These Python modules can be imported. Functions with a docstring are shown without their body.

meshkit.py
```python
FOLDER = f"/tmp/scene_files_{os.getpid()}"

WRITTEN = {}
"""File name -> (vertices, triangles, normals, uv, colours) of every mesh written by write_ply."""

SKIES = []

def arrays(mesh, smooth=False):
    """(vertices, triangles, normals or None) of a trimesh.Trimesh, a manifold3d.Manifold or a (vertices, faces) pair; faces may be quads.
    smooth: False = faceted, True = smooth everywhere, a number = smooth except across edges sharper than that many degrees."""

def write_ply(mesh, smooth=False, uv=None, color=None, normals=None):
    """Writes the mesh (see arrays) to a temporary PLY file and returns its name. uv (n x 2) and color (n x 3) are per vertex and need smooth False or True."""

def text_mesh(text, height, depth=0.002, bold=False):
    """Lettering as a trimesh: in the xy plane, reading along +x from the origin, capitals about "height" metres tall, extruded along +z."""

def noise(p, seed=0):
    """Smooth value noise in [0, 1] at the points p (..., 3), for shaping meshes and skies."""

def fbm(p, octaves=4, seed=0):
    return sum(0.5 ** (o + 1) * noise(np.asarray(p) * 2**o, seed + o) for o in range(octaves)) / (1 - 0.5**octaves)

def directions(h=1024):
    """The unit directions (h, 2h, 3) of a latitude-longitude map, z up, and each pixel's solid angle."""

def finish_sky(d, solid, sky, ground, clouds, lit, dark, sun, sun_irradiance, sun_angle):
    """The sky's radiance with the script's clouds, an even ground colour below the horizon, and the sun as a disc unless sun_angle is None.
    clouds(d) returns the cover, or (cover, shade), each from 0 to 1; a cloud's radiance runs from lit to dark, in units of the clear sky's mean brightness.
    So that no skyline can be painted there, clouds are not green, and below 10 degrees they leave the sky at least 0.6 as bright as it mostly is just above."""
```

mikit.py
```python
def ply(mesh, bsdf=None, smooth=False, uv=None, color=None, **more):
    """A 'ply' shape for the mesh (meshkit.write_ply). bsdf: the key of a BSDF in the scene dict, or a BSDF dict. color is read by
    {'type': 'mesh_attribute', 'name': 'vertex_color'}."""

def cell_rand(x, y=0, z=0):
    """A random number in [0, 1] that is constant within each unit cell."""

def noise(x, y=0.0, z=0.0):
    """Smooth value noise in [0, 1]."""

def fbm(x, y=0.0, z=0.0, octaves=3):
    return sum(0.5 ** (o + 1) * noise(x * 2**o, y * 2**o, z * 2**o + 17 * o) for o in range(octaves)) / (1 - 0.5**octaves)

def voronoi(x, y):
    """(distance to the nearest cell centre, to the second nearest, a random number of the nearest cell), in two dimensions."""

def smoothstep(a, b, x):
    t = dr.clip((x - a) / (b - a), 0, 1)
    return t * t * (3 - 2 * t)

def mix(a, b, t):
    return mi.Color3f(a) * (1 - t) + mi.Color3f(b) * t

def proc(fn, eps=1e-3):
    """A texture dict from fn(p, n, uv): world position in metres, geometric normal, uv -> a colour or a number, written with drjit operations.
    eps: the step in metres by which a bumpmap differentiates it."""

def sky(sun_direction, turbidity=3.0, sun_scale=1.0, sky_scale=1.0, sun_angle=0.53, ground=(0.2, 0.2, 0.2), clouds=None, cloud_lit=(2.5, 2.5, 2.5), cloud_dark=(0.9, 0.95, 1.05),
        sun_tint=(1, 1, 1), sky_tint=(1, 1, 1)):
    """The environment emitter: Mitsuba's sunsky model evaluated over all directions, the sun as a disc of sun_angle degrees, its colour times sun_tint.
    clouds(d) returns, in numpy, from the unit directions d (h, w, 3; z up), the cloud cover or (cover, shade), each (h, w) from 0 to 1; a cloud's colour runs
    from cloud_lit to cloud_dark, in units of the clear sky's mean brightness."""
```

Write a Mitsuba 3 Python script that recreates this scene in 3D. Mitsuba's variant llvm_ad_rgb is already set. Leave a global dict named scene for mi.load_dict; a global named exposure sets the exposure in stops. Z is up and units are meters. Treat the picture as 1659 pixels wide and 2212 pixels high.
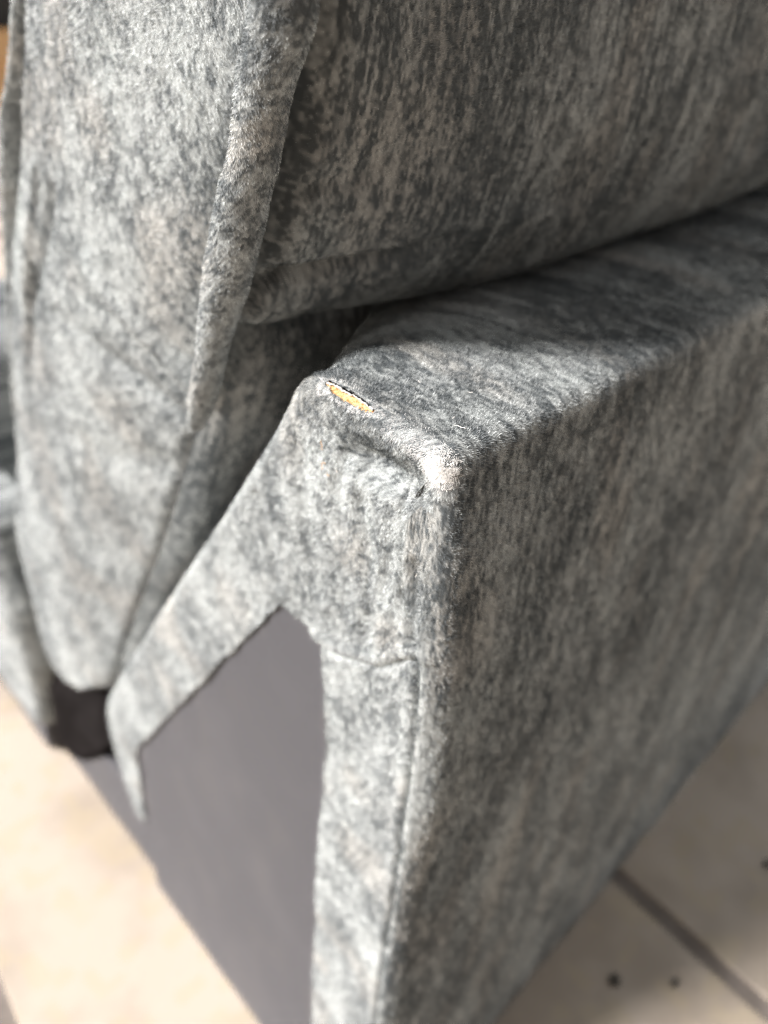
import math, numpy as np, trimesh, mitsuba as mi, drjit as dr, mikit, meshkit
from mikit import proc

T = mi.ScalarTransform4f
# ---------------------------------------------------------------- camera, sky, exposure
exposure = 2.86
AZ, EL, ROLL = 0.760722131, -0.60448768, 0.0586659428
EYE = np.array([-0.14011148, -0.10834739, 0.722665885])
fw = np.array([math.cos(EL) * math.cos(AZ), math.cos(EL) * math.sin(AZ), math.sin(EL)])
r0 = np.cross(fw, [0, 0, 1.0]); r0 /= np.linalg.norm(r0); u0 = np.cross(r0, fw)
right = r0 * math.cos(ROLL) + u0 * math.sin(ROLL); upv = np.cross(right, fw)
scene, labels = {}, {}
scene['camera'] = {
    'type': 'thinlens', 'fov': math.degrees(2 * math.atan(829.5 / 1617.87184)), 'fov_axis': 'x',
    'to_world': T().look_at(origin=EYE.tolist(), target=(EYE + fw).tolist(), up=upv.tolist()),
    'aperture_radius': 0.0020, 'focus_distance': 0.205, 'near_clip': 0.01, 'far_clip': 600.0}
SUN = (-0.68, 0.31, 0.65)


def cloud(d):
    n = meshkit.fbm(d * 2.2, 4, 5)
    return np.clip(0.95 + (n - 0.5) * 0.8, 0, 1), np.clip((n - 0.45) * 2.0, 0, 1)


scene['sky'] = mikit.sky(SUN, turbidity=4, sun_scale=1.0, sky_scale=0.8, sun_angle=14.0, ground=(0.3, 0.27, 0.23), sun_tint=(0.86, 1.0, 1.33),
                         clouds=cloud, cloud_lit=(0.80, 0.79, 0.77), cloud_dark=(0.54, 0.53, 0.52))

# ---------------------------------------------------------------- helpers
rng = np.random.default_rng(7)


class NB:   # the same value noise as mikit's, in numpy, so that the fibres take the colour of the cloth below them
    floor = staticmethod(np.floor)

    @staticmethod
    def cell(x, y, z):
        x, y, z = ((np.floor(v).astype(np.int64) + 1000000) & 0xFFFFFFFF for v in np.broadcast_arrays(x, y, z))
        h = (x * 374761393 + y * 668265263 + z * 2147483647) & 0xFFFFFFFF
        h = ((h ^ (h >> 13)) * 1274126177) & 0xFFFFFFFF
        return ((h ^ (h >> 16)) & 0xFFFFFF) / 16777215.0

    @staticmethod
    def noise(x, y, z):
        x, y, z = np.broadcast_arrays(np.asarray(x, float), y, z)
        i = [np.floor(v) for v in (x, y, z)]
        t = [(v - a) ** 2 * (3 - 2 * (v - a)) for v, a in zip((x, y, z), i)]
        def edge(b, c):
            a0 = NB.cell(i[0], i[1] + b, i[2] + c)
            return a0 + (NB.cell(i[0] + 1, i[1] + b, i[2] + c) - a0) * t[0]
        def lerp(a, b, k): return a + (b - a) * k
        return lerp(lerp(edge(0, 0), edge(1, 0), t[1]), lerp(edge(0, 1), edge(1, 1), t[1]), t[2])

    @staticmethod
    def clip(x): return np.clip(x, 0, 1)


class DB:
    noise = staticmethod(mikit.noise)

    @staticmethod
    def clip(x): return dr.clip(x, 0, 1)


def sst(B, a, b, x):
    t = B.clip((x - a) / (b - a))
    return t * t * (3 - 2 * t)


SHADE_SLATE = {0.0: 0.035, 40.0: 0.0, 80.0: 0.0, 120.0: 0.06}     # shade put into the dye: shaded arm side and pad get more slate
STRETCH = {0.0: 3.0, 40.0: 1.35, 80.0: 1.15, 120.0: 2.0}


def marble(B, u, v, k):
    """Marbled velvet dye: share of pale yarn (0 slate .. 1 pale grey) and a warm tint, from cloth coordinates in metres."""
    v = v / STRETCH[k]
    w = B.noise(u * 130, v * 130, k) * 0.005
    a = B.noise((u + w) * 48, v * 48, k + 3.0)
    b = B.noise((u + w) * 210 + 7, v * 210, k + 9.0)
    c = B.noise(u * 540, v * 540 + 5, k + 5.0)
    d = B.noise(u * 1300, v * 1300, k + 2.0)
    m = 0.22 * a + 0.16 * b + 0.26 * c + 0.36 * d
    if k == 120.0:                                     # the pad's pile stands in rows
        m = 0.80 * m + 0.20 * B.noise(u * 780, v * 70, k + 7.0)
    t = sst(B, 0.27, 0.72, m - SHADE_SLATE[k])
    warm = sst(B, 0.5, 0.85, B.noise(u * 55 + 3, v * 55, k + 21.0))
    return t, warm


DARK, PALE, TAN = (0.118, 0.134, 0.142), (0.490, 0.522, 0.520), (0.50, 0.507, 0.488)


def velvet_np(u, v, k, gain=1.0):
    t, w = marble(NB, u, v, k)
    pale = np.asarray(PALE)[None] * (1 - w[:, None]) + np.asarray(TAN)[None] * w[:, None]
    return (np.asarray(DARK)[None] * (1 - t[:, None]) + pale * t[:, None]) * gain


def velvet_proc(k):
    def fn(p, n, uv):
        t, w = marble(DB, uv.x, uv.y, k)
        return mikit.mix(DARK, mikit.mix(PALE, TAN, w), t) * 0.8
    return proc(fn)


def bsdf(name, d):
    scene[name] = {'type': 'twosided', 'b': d}
    return name


for nm, k in (('velvet_arm', 0.0), ('velvet_end', 40.0), ('velvet_band', 80.0), ('velvet_pad', 120.0)):
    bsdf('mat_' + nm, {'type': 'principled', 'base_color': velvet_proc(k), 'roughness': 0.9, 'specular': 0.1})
bsdf('mat_pile', {'type': 'principled', 'base_color': {'type': 'mesh_attribute', 'name': 'vertex_color'}, 'roughness': 0.45, 'specular': 0.5})
bsdf('mat_lint_yarn', {'type': 'principled', 'base_color': {'type': 'rgb', 'value': (0.72, 0.72, 0.70)}, 'roughness': 0.7})
KIND = {'mat_velvet_arm': 0.0, 'mat_velvet_end': 40.0, 'mat_velvet_band': 80.0, 'mat_velvet_pad': 120.0}


def grid_faces(n, m):
    i, j = np.meshgrid(np.arange(n - 1), np.arange(m - 1), indexing='ij')
    a = (i * m + j).ravel()
    return np.stack([a, a + m, a + m + 1, a + 1], 1)


def tri(q): return np.vstack([q[:, [0, 1, 2]], q[:, [0, 2, 3]]])


def vnormals(V, F):
    f = np.cross(V[F[:, 1]] - V[F[:, 0]], V[F[:, 2]] - V[F[:, 0]])
    n = np.zeros_like(V)
    for k in range(3):
        np.add.at(n, F[:, k], f)
    return n / np.maximum(np.linalg.norm(n, axis=1, keepdims=True), 1e-12)


def compact(V, F, *more):
    used = np.unique(F)
    back = np.zeros(len(V), int); back[used] = np.arange(len(used))
    return (V[used], back[F]) + tuple(None if a is None else a[used] for a in more)


def poly_at(pts, q):
    """Points at the shares q (0..1) of the length of a polyline."""
    pts = np.asarray(pts, float)
    L = np.r_[0, np.cumsum(np.linalg.norm(np.diff(pts, axis=0), axis=1))]
    return np.stack([np.interp(np.asarray(q) * L[-1], L, pts[:, k]) for k in range(pts.shape[1])], -1)


def smooth_line(pts, n=400, it=6):
    """A polyline through the points with its corners softened."""
    p = poly_at(pts, np.linspace(0, 1, n))
    for _ in range(it):
        p[1:-1] = (p[:-2] + 2 * p[1:-1] + p[2:]) / 4
    return p


def seg_dist(p, line):
    """Distance of the points p (n, 2) to a polyline, the side (+ left of its direction) and the share along it."""
    p, line = np.asarray(p, float), np.asarray(line, float)
    best, side, share = np.full(len(p), 1e9), np.zeros(len(p)), np.zeros(len(p))
    for i in range(len(line) - 1):
        a, d = line[i], line[i + 1] - line[i]
        t = np.clip(((p - a) @ d) / (d @ d), 0, 1)
        r = p - a - t[:, None] * d
        q = np.linalg.norm(r, axis=1)
        k = q < best
        best[k], side[k], share[k] = q[k], np.sign(d[0] * r[:, 1] - d[1] * r[:, 0])[k], ((i + t) / (len(line) - 1))[k]
    return best, side, share


def pile(V, F, N, UV, k, count, length, pdir, lean=0.55, gain=1.0, width=0.00016, keep=None, tint=None, jitter=0.35, xmax=0.62):
    """Blades of pile standing in the cloth: one bent two-piece blade for each fibre. Returns vertices, faces, normals, colours."""
    A = np.linalg.norm(np.cross(V[F[:, 1]] - V[F[:, 0]], V[F[:, 2]] - V[F[:, 0]]), axis=1) / 2
    C = V[F].mean(1)
    d = np.linalg.norm(C - EYE, axis=1)
    w = A / np.maximum(d, 0.19) ** 2.2 * (C[:, 0] < xmax)
    if keep is not None:
        w = w * keep(C)
    f = rng.choice(len(F), count, p=w / w.sum())
    b = rng.random((count, 2)); s = b.sum(1) > 1; b[s] = 1 - b[s]
    wt = np.stack([1 - b.sum(1), b[:, 0], b[:, 1]], 1)
    P = np.einsum('ij,ijk->ik', wt, V[F[f]]); n = np.einsum('ij,ijk->ik', wt, N[F[f]])
    n /= np.linalg.norm(n, axis=1, keepdims=True)
    uv = np.einsum('ij,ijk->ik', wt, UV[F[f]])
    dist = np.linalg.norm(P - EYE, axis=1)
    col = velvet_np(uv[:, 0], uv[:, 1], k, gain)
    col *= (0.55 + 0.9 * rng.random((count, 1)))
    if tint is not None:
        col, lmul = tint(P, col)
    else:
        lmul = 1.0
    pd = pdir(P) if callable(pdir) else np.broadcast_to(np.asarray(pdir, float), P.shape)
    pd = pd - (pd * n).sum(1, keepdims=True) * n
    pd /= np.maximum(np.linalg.norm(pd, axis=1, keepdims=True), 1e-9)
    sd = np.cross(n, pd)
    turn = (NB.noise(uv[:, 0] * 90, uv[:, 1] * 60, k + 51.0) - 0.5) * 2.2 + rng.normal(0, jitter, count)
    pd = pd * np.cos(turn)[:, None] + sd * np.sin(turn)[:, None]
    ln = (lean(P) if callable(lean) else lean) * (0.55 + 0.9 * NB.noise(uv[:, 0] * 130, uv[:, 1] * 90, k + 61.0)) + rng.normal(0, 0.13, count)
    scale = np.clip(dist / 0.25, 0.9, 2.6)
    L = length * (0.6 + 0.7 * rng.random(count)) * lmul * (0.8 + 0.2 * scale)
    d1 = n * np.cos(ln * 0.6)[:, None] + pd * np.sin(ln * 0.6)[:, None]
    d2 = n * np.cos(ln * 1.5)[:, None] + pd * np.sin(ln * 1.5)[:, None]
    ax = np.cross(d1, rng.normal(size=(count, 3))); ax /= np.linalg.norm(ax, axis=1, keepdims=True)
    hw = (width * scale / 2)[:, None] * ax
    M = P + d1 * (L * 0.55)[:, None]; E = M + d2 * (L * 0.5)[:, None]
    W = np.stack([P - hw, P + hw, M - hw * 0.8, M + hw * 0.8, E], 1).reshape(-1, 3)
    base = (np.arange(count) * 5)[:, None, None]
    FF = (np.array([[0, 1, 3], [0, 3, 2], [2, 3, 4]])[None] + base).reshape(-1, 3)
    bn = np.cross(0.55 * d1 + 0.5 * d2, ax)            # the blade's own flat: upright pile shows its sides and swallows light, laid pile shines
    bn /= np.linalg.norm(bn, axis=1, keepdims=True)
    bn *= np.where((bn * n).sum(1) < 0, -1, 1)[:, None]
    nn = 0.42 * n + 0.8 * bn + rng.normal(0, 0.12, (count, 3))
    nn /= np.linalg.norm(nn, axis=1, keepdims=True)
    NN = np.repeat(nn, 5, 0)
    shade = np.ones((count, 5, 1))
    CC = (col[:, None, :] * shade).reshape(-1, 3)
    return W, FF, NN, np.clip(CC, 0.01, 0.9)


def put(key, V, F, mat, N=None, UV=None, col=None, label=None):
    path = meshkit.write_ply((V, F), False, UV, col, normals=N)
    scene[key] = {'type': 'ply', 'filename': path, 'face_normals': N is None, 'bsdf': {'type': 'ref', 'id': mat}}
    if label:
        labels[key] = {'label': label}


def cloth(key, V, F, UV, mat, count, length, pdir, label=None, N=None, **kw):
    """A piece of velvet: the woven ground, and under it as a sub-part the pile that stands in it."""
    N = vnormals(V, F) if N is None else N
    V, F, N, UV = compact(V, F, N, UV)
    put(key, V, F, mat, N, UV, None, label)
    if count:
        W, FF, NN, CC = pile(V, F, N, UV, KIND[mat], count, length, pdir, **kw)
        pk = key + ('__pile' if key.count('__') < 2 else '_pile')
        put(pk, W, FF, 'mat_pile', NN, None, CC)
        labels[pk] = {'kind': 'stuff'}


def solid(key, mesh, mat, smooth=30, label=None, **tag):
    scene[key] = mikit.ply(mesh, mat, smooth=smooth)
    if label or tag:
        labels[key] = {**({'label': label} if label else {}), **tag}


def rough(V, N, amp, scale, seed):
    return V + N * ((meshkit.fbm(V * scale, 3, seed) - 0.5) * 2 * amp)[:, None]


SOFA = 'recliner_sofa'
labels[SOFA] = {'label': 'grey marbled velvet recliner sofa with a torn and worn arm corner', 'category': 'sofa'}
H = 0.62

# ---------------------------------------------------------------- floor: ground, grout bed, tiles
def ground_col(p, n, uv):
    return mikit.mix((0.30, 0.26, 0.21), (0.42, 0.37, 0.30), mikit.fbm(p.x * 0.8, p.y * 0.8, 0, 4))


bsdf('mat_ground', {'type': 'principled', 'base_color': proc(ground_col), 'roughness': 0.9})
bsdf('mat_grout', {'type': 'principled', 'base_color': proc(lambda p, n, uv: mikit.mix((0.15, 0.13, 0.115), (0.24, 0.21, 0.19), mikit.fbm(p.x * 60, p.y * 60, 0, 3))), 'roughness': 0.9})


def tile_fn(lo, hi, fleck):
    def fn(p, n, uv):
        a = mikit.fbm(p.x * 14, p.y * 14, 3.0, 4)
        b = mikit.noise(p.x * 60, p.y * 60, 9.0)
        c = mikit.mix(lo, hi, mikit.smoothstep(0.3, 0.7, a))
        return mikit.mix(c, fleck, 0.4 * mikit.smoothstep(0.55, 0.8, b))
    return proc(fn)


bsdf('mat_tile', {'type': 'principled', 'base_color': tile_fn((0.39, 0.335, 0.275), (0.49, 0.43, 0.365), (0.47, 0.40, 0.28)), 'roughness': 0.3, 'specular': 0.5})
g = trimesh.creation.box((400, 400, 0.2)); g.apply_translation((0, 0, -0.115))
solid('ground', g, 'mat_ground', False, 'sandy paving reaching away beyond the tiled floor', kind='structure')
g = trimesh.creation.box((5.2, 5.2, 0.02)); g.apply_translation((0.3, 0.9, -0.0135))
solid('floor', g, 'mat_grout', False, 'grey grout bed of the beige tiled floor', kind='structure')
GR = math.radians(4.0)


def tile_mesh(w, h, t=0.012, c=0.0012):
    v = []
    for z, o in ((-t, 0), (-c, 0), (0, c)):
        v += [(-w / 2 + o, -h / 2 + o, z), (w / 2 - o, -h / 2 + o, z), (w / 2 - o, h / 2 - o, z), (-w / 2 + o, h / 2 - o, z)]
    f = []
    for a in (0, 4):
        for i in range(4):
            j = (i + 1) % 4
            f.append((a + i, a + j, a + 4 + j, a + 4 + i))
    f.append((8, 9, 10, 11))
    return trimesh.Trimesh(np.array(v), tri(np.array(f)), process=False)


ply_tile = mikit.ply(tile_mesh(0.497, 0.582), 'mat_tile', smooth=False)
n = 0
for i in range(-3, 6):
    for j in range(-3, 6):
        cx, cy = 0.345 - 0.2575 + 0.515 * i, 0.08 - 0.3 + 0.6 * j
        x = 0.345 + (cx - 0.345) * math.cos(GR) + cy * math.sin(GR)
        y = -(cx - 0.345) * math.sin(GR) + cy * math.cos(GR)
        key = 'floor__tile' + (f'_{n:03d}' if n else '')
        scene[key] = {**ply_tile, 'to_world': T().translate([x, y, rng.uniform(-0.0006, 0.0006)]).rotate([0, 0, 1], -math.degrees(GR))}
        n += 1

# ---------------------------------------------------------------- an unseen wall added to shade the right-hand side, and the things seen past the backrest
bsdf('mat_shade_wall', {'type': 'principled', 'base_color': proc(lambda p, n, uv: mikit.mix((0.08, 0.055, 0.04), (0.14, 0.10, 0.072), mikit.fbm(p.x * 9, p.y * 9, p.z * 26, 4))), 'roughness': 0.9})
bsdf('mat_wood', {'type': 'principled', 'base_color': proc(lambda p, n, uv: mikit.mix((0.50, 0.29, 0.13), (0.66, 0.43, 0.22), mikit.fbm(p.x * 3, p.y * 40, p.z * 40, 4))), 'roughness': 0.6})
bsdf('mat_dark', {'type': 'principled', 'base_color': {'type': 'rgb', 'value': (0.018, 0.018, 0.02)}, 'roughness': 0.6})


def box(x0, x1, y0, y1, z0, z1):
    m = trimesh.creation.box((x1 - x0, y1 - y0, z1 - z0)); m.apply_translation(((x0 + x1) / 2, (y0 + y1) / 2, (z0 + z1) / 2)); return m


solid('added_shade_wall', box(-2.6, 0.05, -0.95, -0.75, -0.01, 2.7), 'mat_shade_wall', False, 'unseen brown wall added to keep sky light off the sofa', category='wall')  # added out of view to block sky from the camera side
labels['wooden_bench'] = {'label': 'tan wooden bench blurred behind the sofa at the left edge', 'category': 'bench'}
scene['wooden_bench__top'] = mikit.ply(box(0.55, 1.75, 2.60, 3.05, 0.50, 0.58), 'mat_wood')
scene['wooden_bench__front_board'] = mikit.ply(box(0.58, 1.72, 2.625, 2.65, 0.37, 0.498), 'mat_wood')
for i, (x, y) in enumerate(((0.62, 2.68), (1.68, 2.68), (0.62, 2.98), (1.68, 2.98))):
    scene['wooden_bench__leg' + (f'_{i:03d}' if i else '')] = mikit.ply(box(x - 0.03, x + 0.03, y - 0.025, y + 0.025, 0, 0.498), 'mat_wood')
labels['storage_box'] = {'label': 'black storage box on the tan wooden bench', 'category': 'box'}
scene['storage_box__body'] = mikit.ply(trimesh.creation.box((0.84, 0.34, 0.30), transform=trimesh.transformations.translation_matrix((1.12, 2.83, 0.732))), 'mat_dark')
scene['storage_box__lid'] = mikit.ply(trimesh.creation.box((0.88, 0.38, 0.03), transform=trimesh.transformations.translation_matrix((1.12, 2.83, 0.899))), 'mat_dark')

# ---------------------------------------------------------------- the arm
RE = 0.0055            # rounding of the edge between the end face and the sides
corner = [(0, 0.004), (0, H), (0.066, H + 0.004), (0.081, 0.594), (0.150, 0.496), (0.334, 0.230), (0.306, 0.105), (0.303, 0.004)]


def round_profile(pts, radii):
    out = [np.array(pts[0], float)]
    for k in range(1, len(pts) - 1):
        a, b, c = (np.array(p, float) for p in pts[k - 1:k + 2])
        u, w = (a - b) / np.linalg.norm(a - b), (c - b) / np.linalg.norm(c - b)
        r = min(radii[k], 0.45 * np.linalg.norm(a - b), 0.45 * np.linalg.norm(c - b))
        p0, p2 = b + u * r, b + w * r
        for t in np.linspace(0, 1, 14):
            out.append((1 - t) ** 2 * p0 + 2 * t * (1 - t) * b + t * t * p2)
    out.append(np.array(pts[-1], float))
    return np.array(out)


prof = round_profile(corner, [0, 0.006, 0.032, 0.03, 0.06, 0.05, 0.03, 0])
L = np.r_[0, np.cumsum(np.linalg.norm(np.diff(prof, axis=0), axis=1))]
# finer along the profile near the corner
s = [0.0]
while s[-1] < L[-1]:
    d = abs(s[-1] - 0.64)
    s.append(s[-1] + 0.00055 + 0.004 * min(max(d - 0.07, 0) / 0.35, 1))
s = np.array(s); s *= L[-1] / s[-1]
C = np.stack([np.interp(s, L, prof[:, k]) for k in range(2)], 1)
tan = np.gradient(C, axis=0); tan /= np.linalg.norm(tan, axis=1, keepdims=True)
for _ in range(3):
    tan[1:-1] = (tan[:-2] + tan[1:-1] + tan[2:]) / 3
tan /= np.linalg.norm(tan, axis=1, keepdims=True)
NO = np.stack([-tan[:, 1], tan[:, 0]], 1)          # outward
# wandering of the vertical edge, as soft upholstery has it
wob = lambda z: -0.0022 * np.sin((z - 0.30) * 9.0) - 0.0045 * np.exp(-((z - 0.49) / 0.07) ** 2)
S1 = np.interp(0.604, C[:len(C) // 2, 1], s[:len(C) // 2])     # top of the side face
s_pk = s[np.argmin(np.abs(C[:, 0] - 0.07) + 10 * (s < 0.64) + 10 * (s > 0.72))]
# inner border of the velvet frame round the lining, matched to the profile
inner_pts = [(0.0, 0.066, 0.004), (0.15, 0.064, 0.144), (0.335, 0.058, 0.333), (0.42, 0.0555, 0.415), (0.50, 0.0545, 0.480), (0.565, 0.0565, 0.509), (0.64, 0.064, 0.5115),
             (0.705, 0.081, 0.5125), (0.755, 0.097, 0.490), (0.85, 0.143, 0.425), (0.945, 0.193, 0.352), (1.085, 0.276, 0.232), (1.135, 0.279, 0.194), (1.20, 0.291, 0.115), (L[-1], 0.3025, 0.004)]
ip = np.array(inner_pts)
I = np.stack([np.interp(s, ip[:, 0], ip[:, k]) for k in (1, 2)], 1)
for _ in range(5):
    I[1:-1] = (I[:-2] + I[1:-1] + I[2:]) / 3
I += ((meshkit.fbm(np.stack([s * 55, s * 0, s * 0], 1), 3, 3) - 0.5) * 0.0016)[:, None] * np.array([1, 1])
q = 1 - (1 - np.linspace(0, 1, 64)) ** 1.35          # rows on the end face, denser at the outer edge
Cin = C - NO * RE
rows, rx = [I + 0.0006], [np.full(len(s), 0.0030)]
for k in q:
    rows.append(I * (1 - k) + Cin * k); rx.append(np.zeros(len(s)))
n_end = len(rows)
for th in np.radians(np.linspace(90, 0, 10))[1:]:
    rows.append(C - NO * RE * (1 - math.cos(th))); rx.append(np.full(len(s), RE * (1 - math.sin(th))))
n_edge = len(rows)
xs, dx = [RE], 0.0006
while xs[-1] < 0.80:
    xs.append(xs[-1] + dx); dx = min(dx * 1.018, 0.012)
for x in xs[1:]:
    sh = np.where(s > s_pk - 0.02, np.clip((s - s_pk + 0.02) / 0.03, 0, 1), 0) * (min(max(x - 0.012, 0), 0.12) * 0.62 + max(x - 0.132, 0) * 0.25)
    D = C.copy(); D[:, 0] += sh
    rows.append(D); rx.append(np.full(len(s), x))
V = np.stack([np.stack(rx, 0), np.stack([r[:, 0] for r in rows], 0), np.stack([r[:, 1] for r in rows], 0)], -1)   # rows x s x 3
nr, ns = V.shape[:2]
FQ = grid_faces(nr, ns)
flat = V.reshape(-1, 3)
N0 = vnormals(flat, tri(FQ))
if (N0[(n_end // 2) * ns + ns // 2][0]) > 0:
    N0 = -N0; FQ = FQ[:, ::-1]
yz = flat[:, 1:]
ridx = np.repeat(np.arange(nr), ns); sidx = np.tile(np.arange(ns), nr)
# wandering edge
wz = wob(flat[:, 2]) * np.exp(-np.abs(flat[:, 1]) / 0.03) * np.exp(-flat[:, 0] / 0.12) * (sidx < np.searchsorted(s, S1 + 0.02)) * sst(NB, 0.615, 0.58, flat[:, 2])
flat[:, 1] += wz
# seam and creases of the end face
SEAM = np.array([(0.0165, 0.600), (0.0168, 0.585), (0.0155, 0.572), (0.0135, 0.556), (0.0045, 0.546), (0.0030, 0.526), (0.0032, 0.494), (0.0042, 0.439), (0.0062, 0.361), (0.0095, 0.249), (0.012, 0.004)])
seam = smooth_line(SEAM, 90, 3)
near = (flat[:, 0] < 0.012)
ds, side, share = np.full(len(flat), 1.0), np.zeros(len(flat)), np.zeros(len(flat))
ds[near], side[near], share[near] = seg_dist(flat[near][:, 1:], seam)
deep = 0.5 + 0.5 * sst(NB, 0.575, 0.54, flat[:, 2])
right_of = side * np.where(True, 1, 1)
disp = -0.0020 * deep * np.exp(-(ds / 0.0011) ** 2)
toright = (flat[:, 1] < np.interp(-flat[:, 2], -seam[:, 1], seam[:, 0]))
disp += 0.0016 * deep * np.exp(-((ds - 0.0035) / 0.0022) ** 2) * toright + 0.0008 * np.exp(-((ds - 0.003) / 0.0028) ** 2) * ~toright
dc, _, _ = seg_dist(yz, np.array([(0.057, 0.508), (0.045, 0.511), (0.037, 0.515), (0.022, 0.523), (0.010, 0.536), (0.004, 0.541)]))
endz = (flat[:, 0] < 0.006) & (ridx < n_edge)
below = flat[:, 2] < np.interp(flat[:, 1], [0.004, 0.010, 0.022, 0.037, 0.057], [0.541, 0.536, 0.523, 0.515, 0.508])
disp += np.where(endz, -0.0014 * np.exp(-(dc / 0.0013) ** 2) + 0.0011 * np.exp(-((dc - 0.003) / 0.0025) ** 2) * ~below, 0)
# a hollow under the worn lip of the top edge, soft dents and puckers
lip = np.exp(-((flat[:, 2] - 0.6035) / 0.0055) ** 2) * np.exp(-((flat[:, 1] - 0.029) / 0.014) ** 2)
disp += np.where(endz, -0.0062 * lip, 0)
dl, _, _ = seg_dist(yz, np.array([(0.006, 0.6165), (0.022, 0.6165), (0.036, 0.619), (0.055, 0.6205)]))
disp += np.where(flat[:, 0] < 0.012, 0.0012 * np.exp(-(dl / 0.0035) ** 2), 0)
for line, dep, wid in (([(0.034, 0.588), (0.030, 0.570), (0.026, 0.548), (0.030, 0.530)], 0.0016, 0.0030), ([(0.020, 0.592), (0.019, 0.574), (0.022, 0.556)], 0.0014, 0.0022),
                       ([(0.066, 0.592), (0.062, 0.566), (0.055, 0.540)], 0.0016, 0.0040), ([(0.092, 0.560), (0.083, 0.540), (0.081, 0.525)], 0.0014, 0.0030), ([(0.0095, 0.578), (0.008, 0.560), (0.0075, 0.545)], 0.0013, 0.0018),
                       ([(0.044, 0.600), (0.046, 0.585), (0.042, 0.570)], 0.0013, 0.0025)):
    dk, _, hk = seg_dist(yz, np.array(line)); dep *= 0.9
    disp += np.where(endz, -dep * np.exp(-(dk / wid) ** 2) * (1 - 0.6 * hk) + 0.5 * dep * np.exp(-((dk - 2 * wid) / wid) ** 2), 0)
pts = flat.copy()
soft = (meshkit.fbm(pts * np.array([14, 14, 9.0]), 3, 11) - 0.5) * 0.0042 + (meshkit.fbm(pts * np.array([75, 75, 42.0]), 2, 12) - 0.5) * 0.0013
soft += (meshkit.fbm(pts * 260, 2, 13) - 0.5) * 0.0005
fade = np.where(ridx < n_edge, 0.85, 1.0)
disp += soft * fade
flat = flat + N0 * disp[:, None]
# the row turned in at the raw border of the frame stays behind the frame
V = flat.reshape(nr, ns, 3)
FT = tri(FQ)
NA = vnormals(flat, FT)
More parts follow.
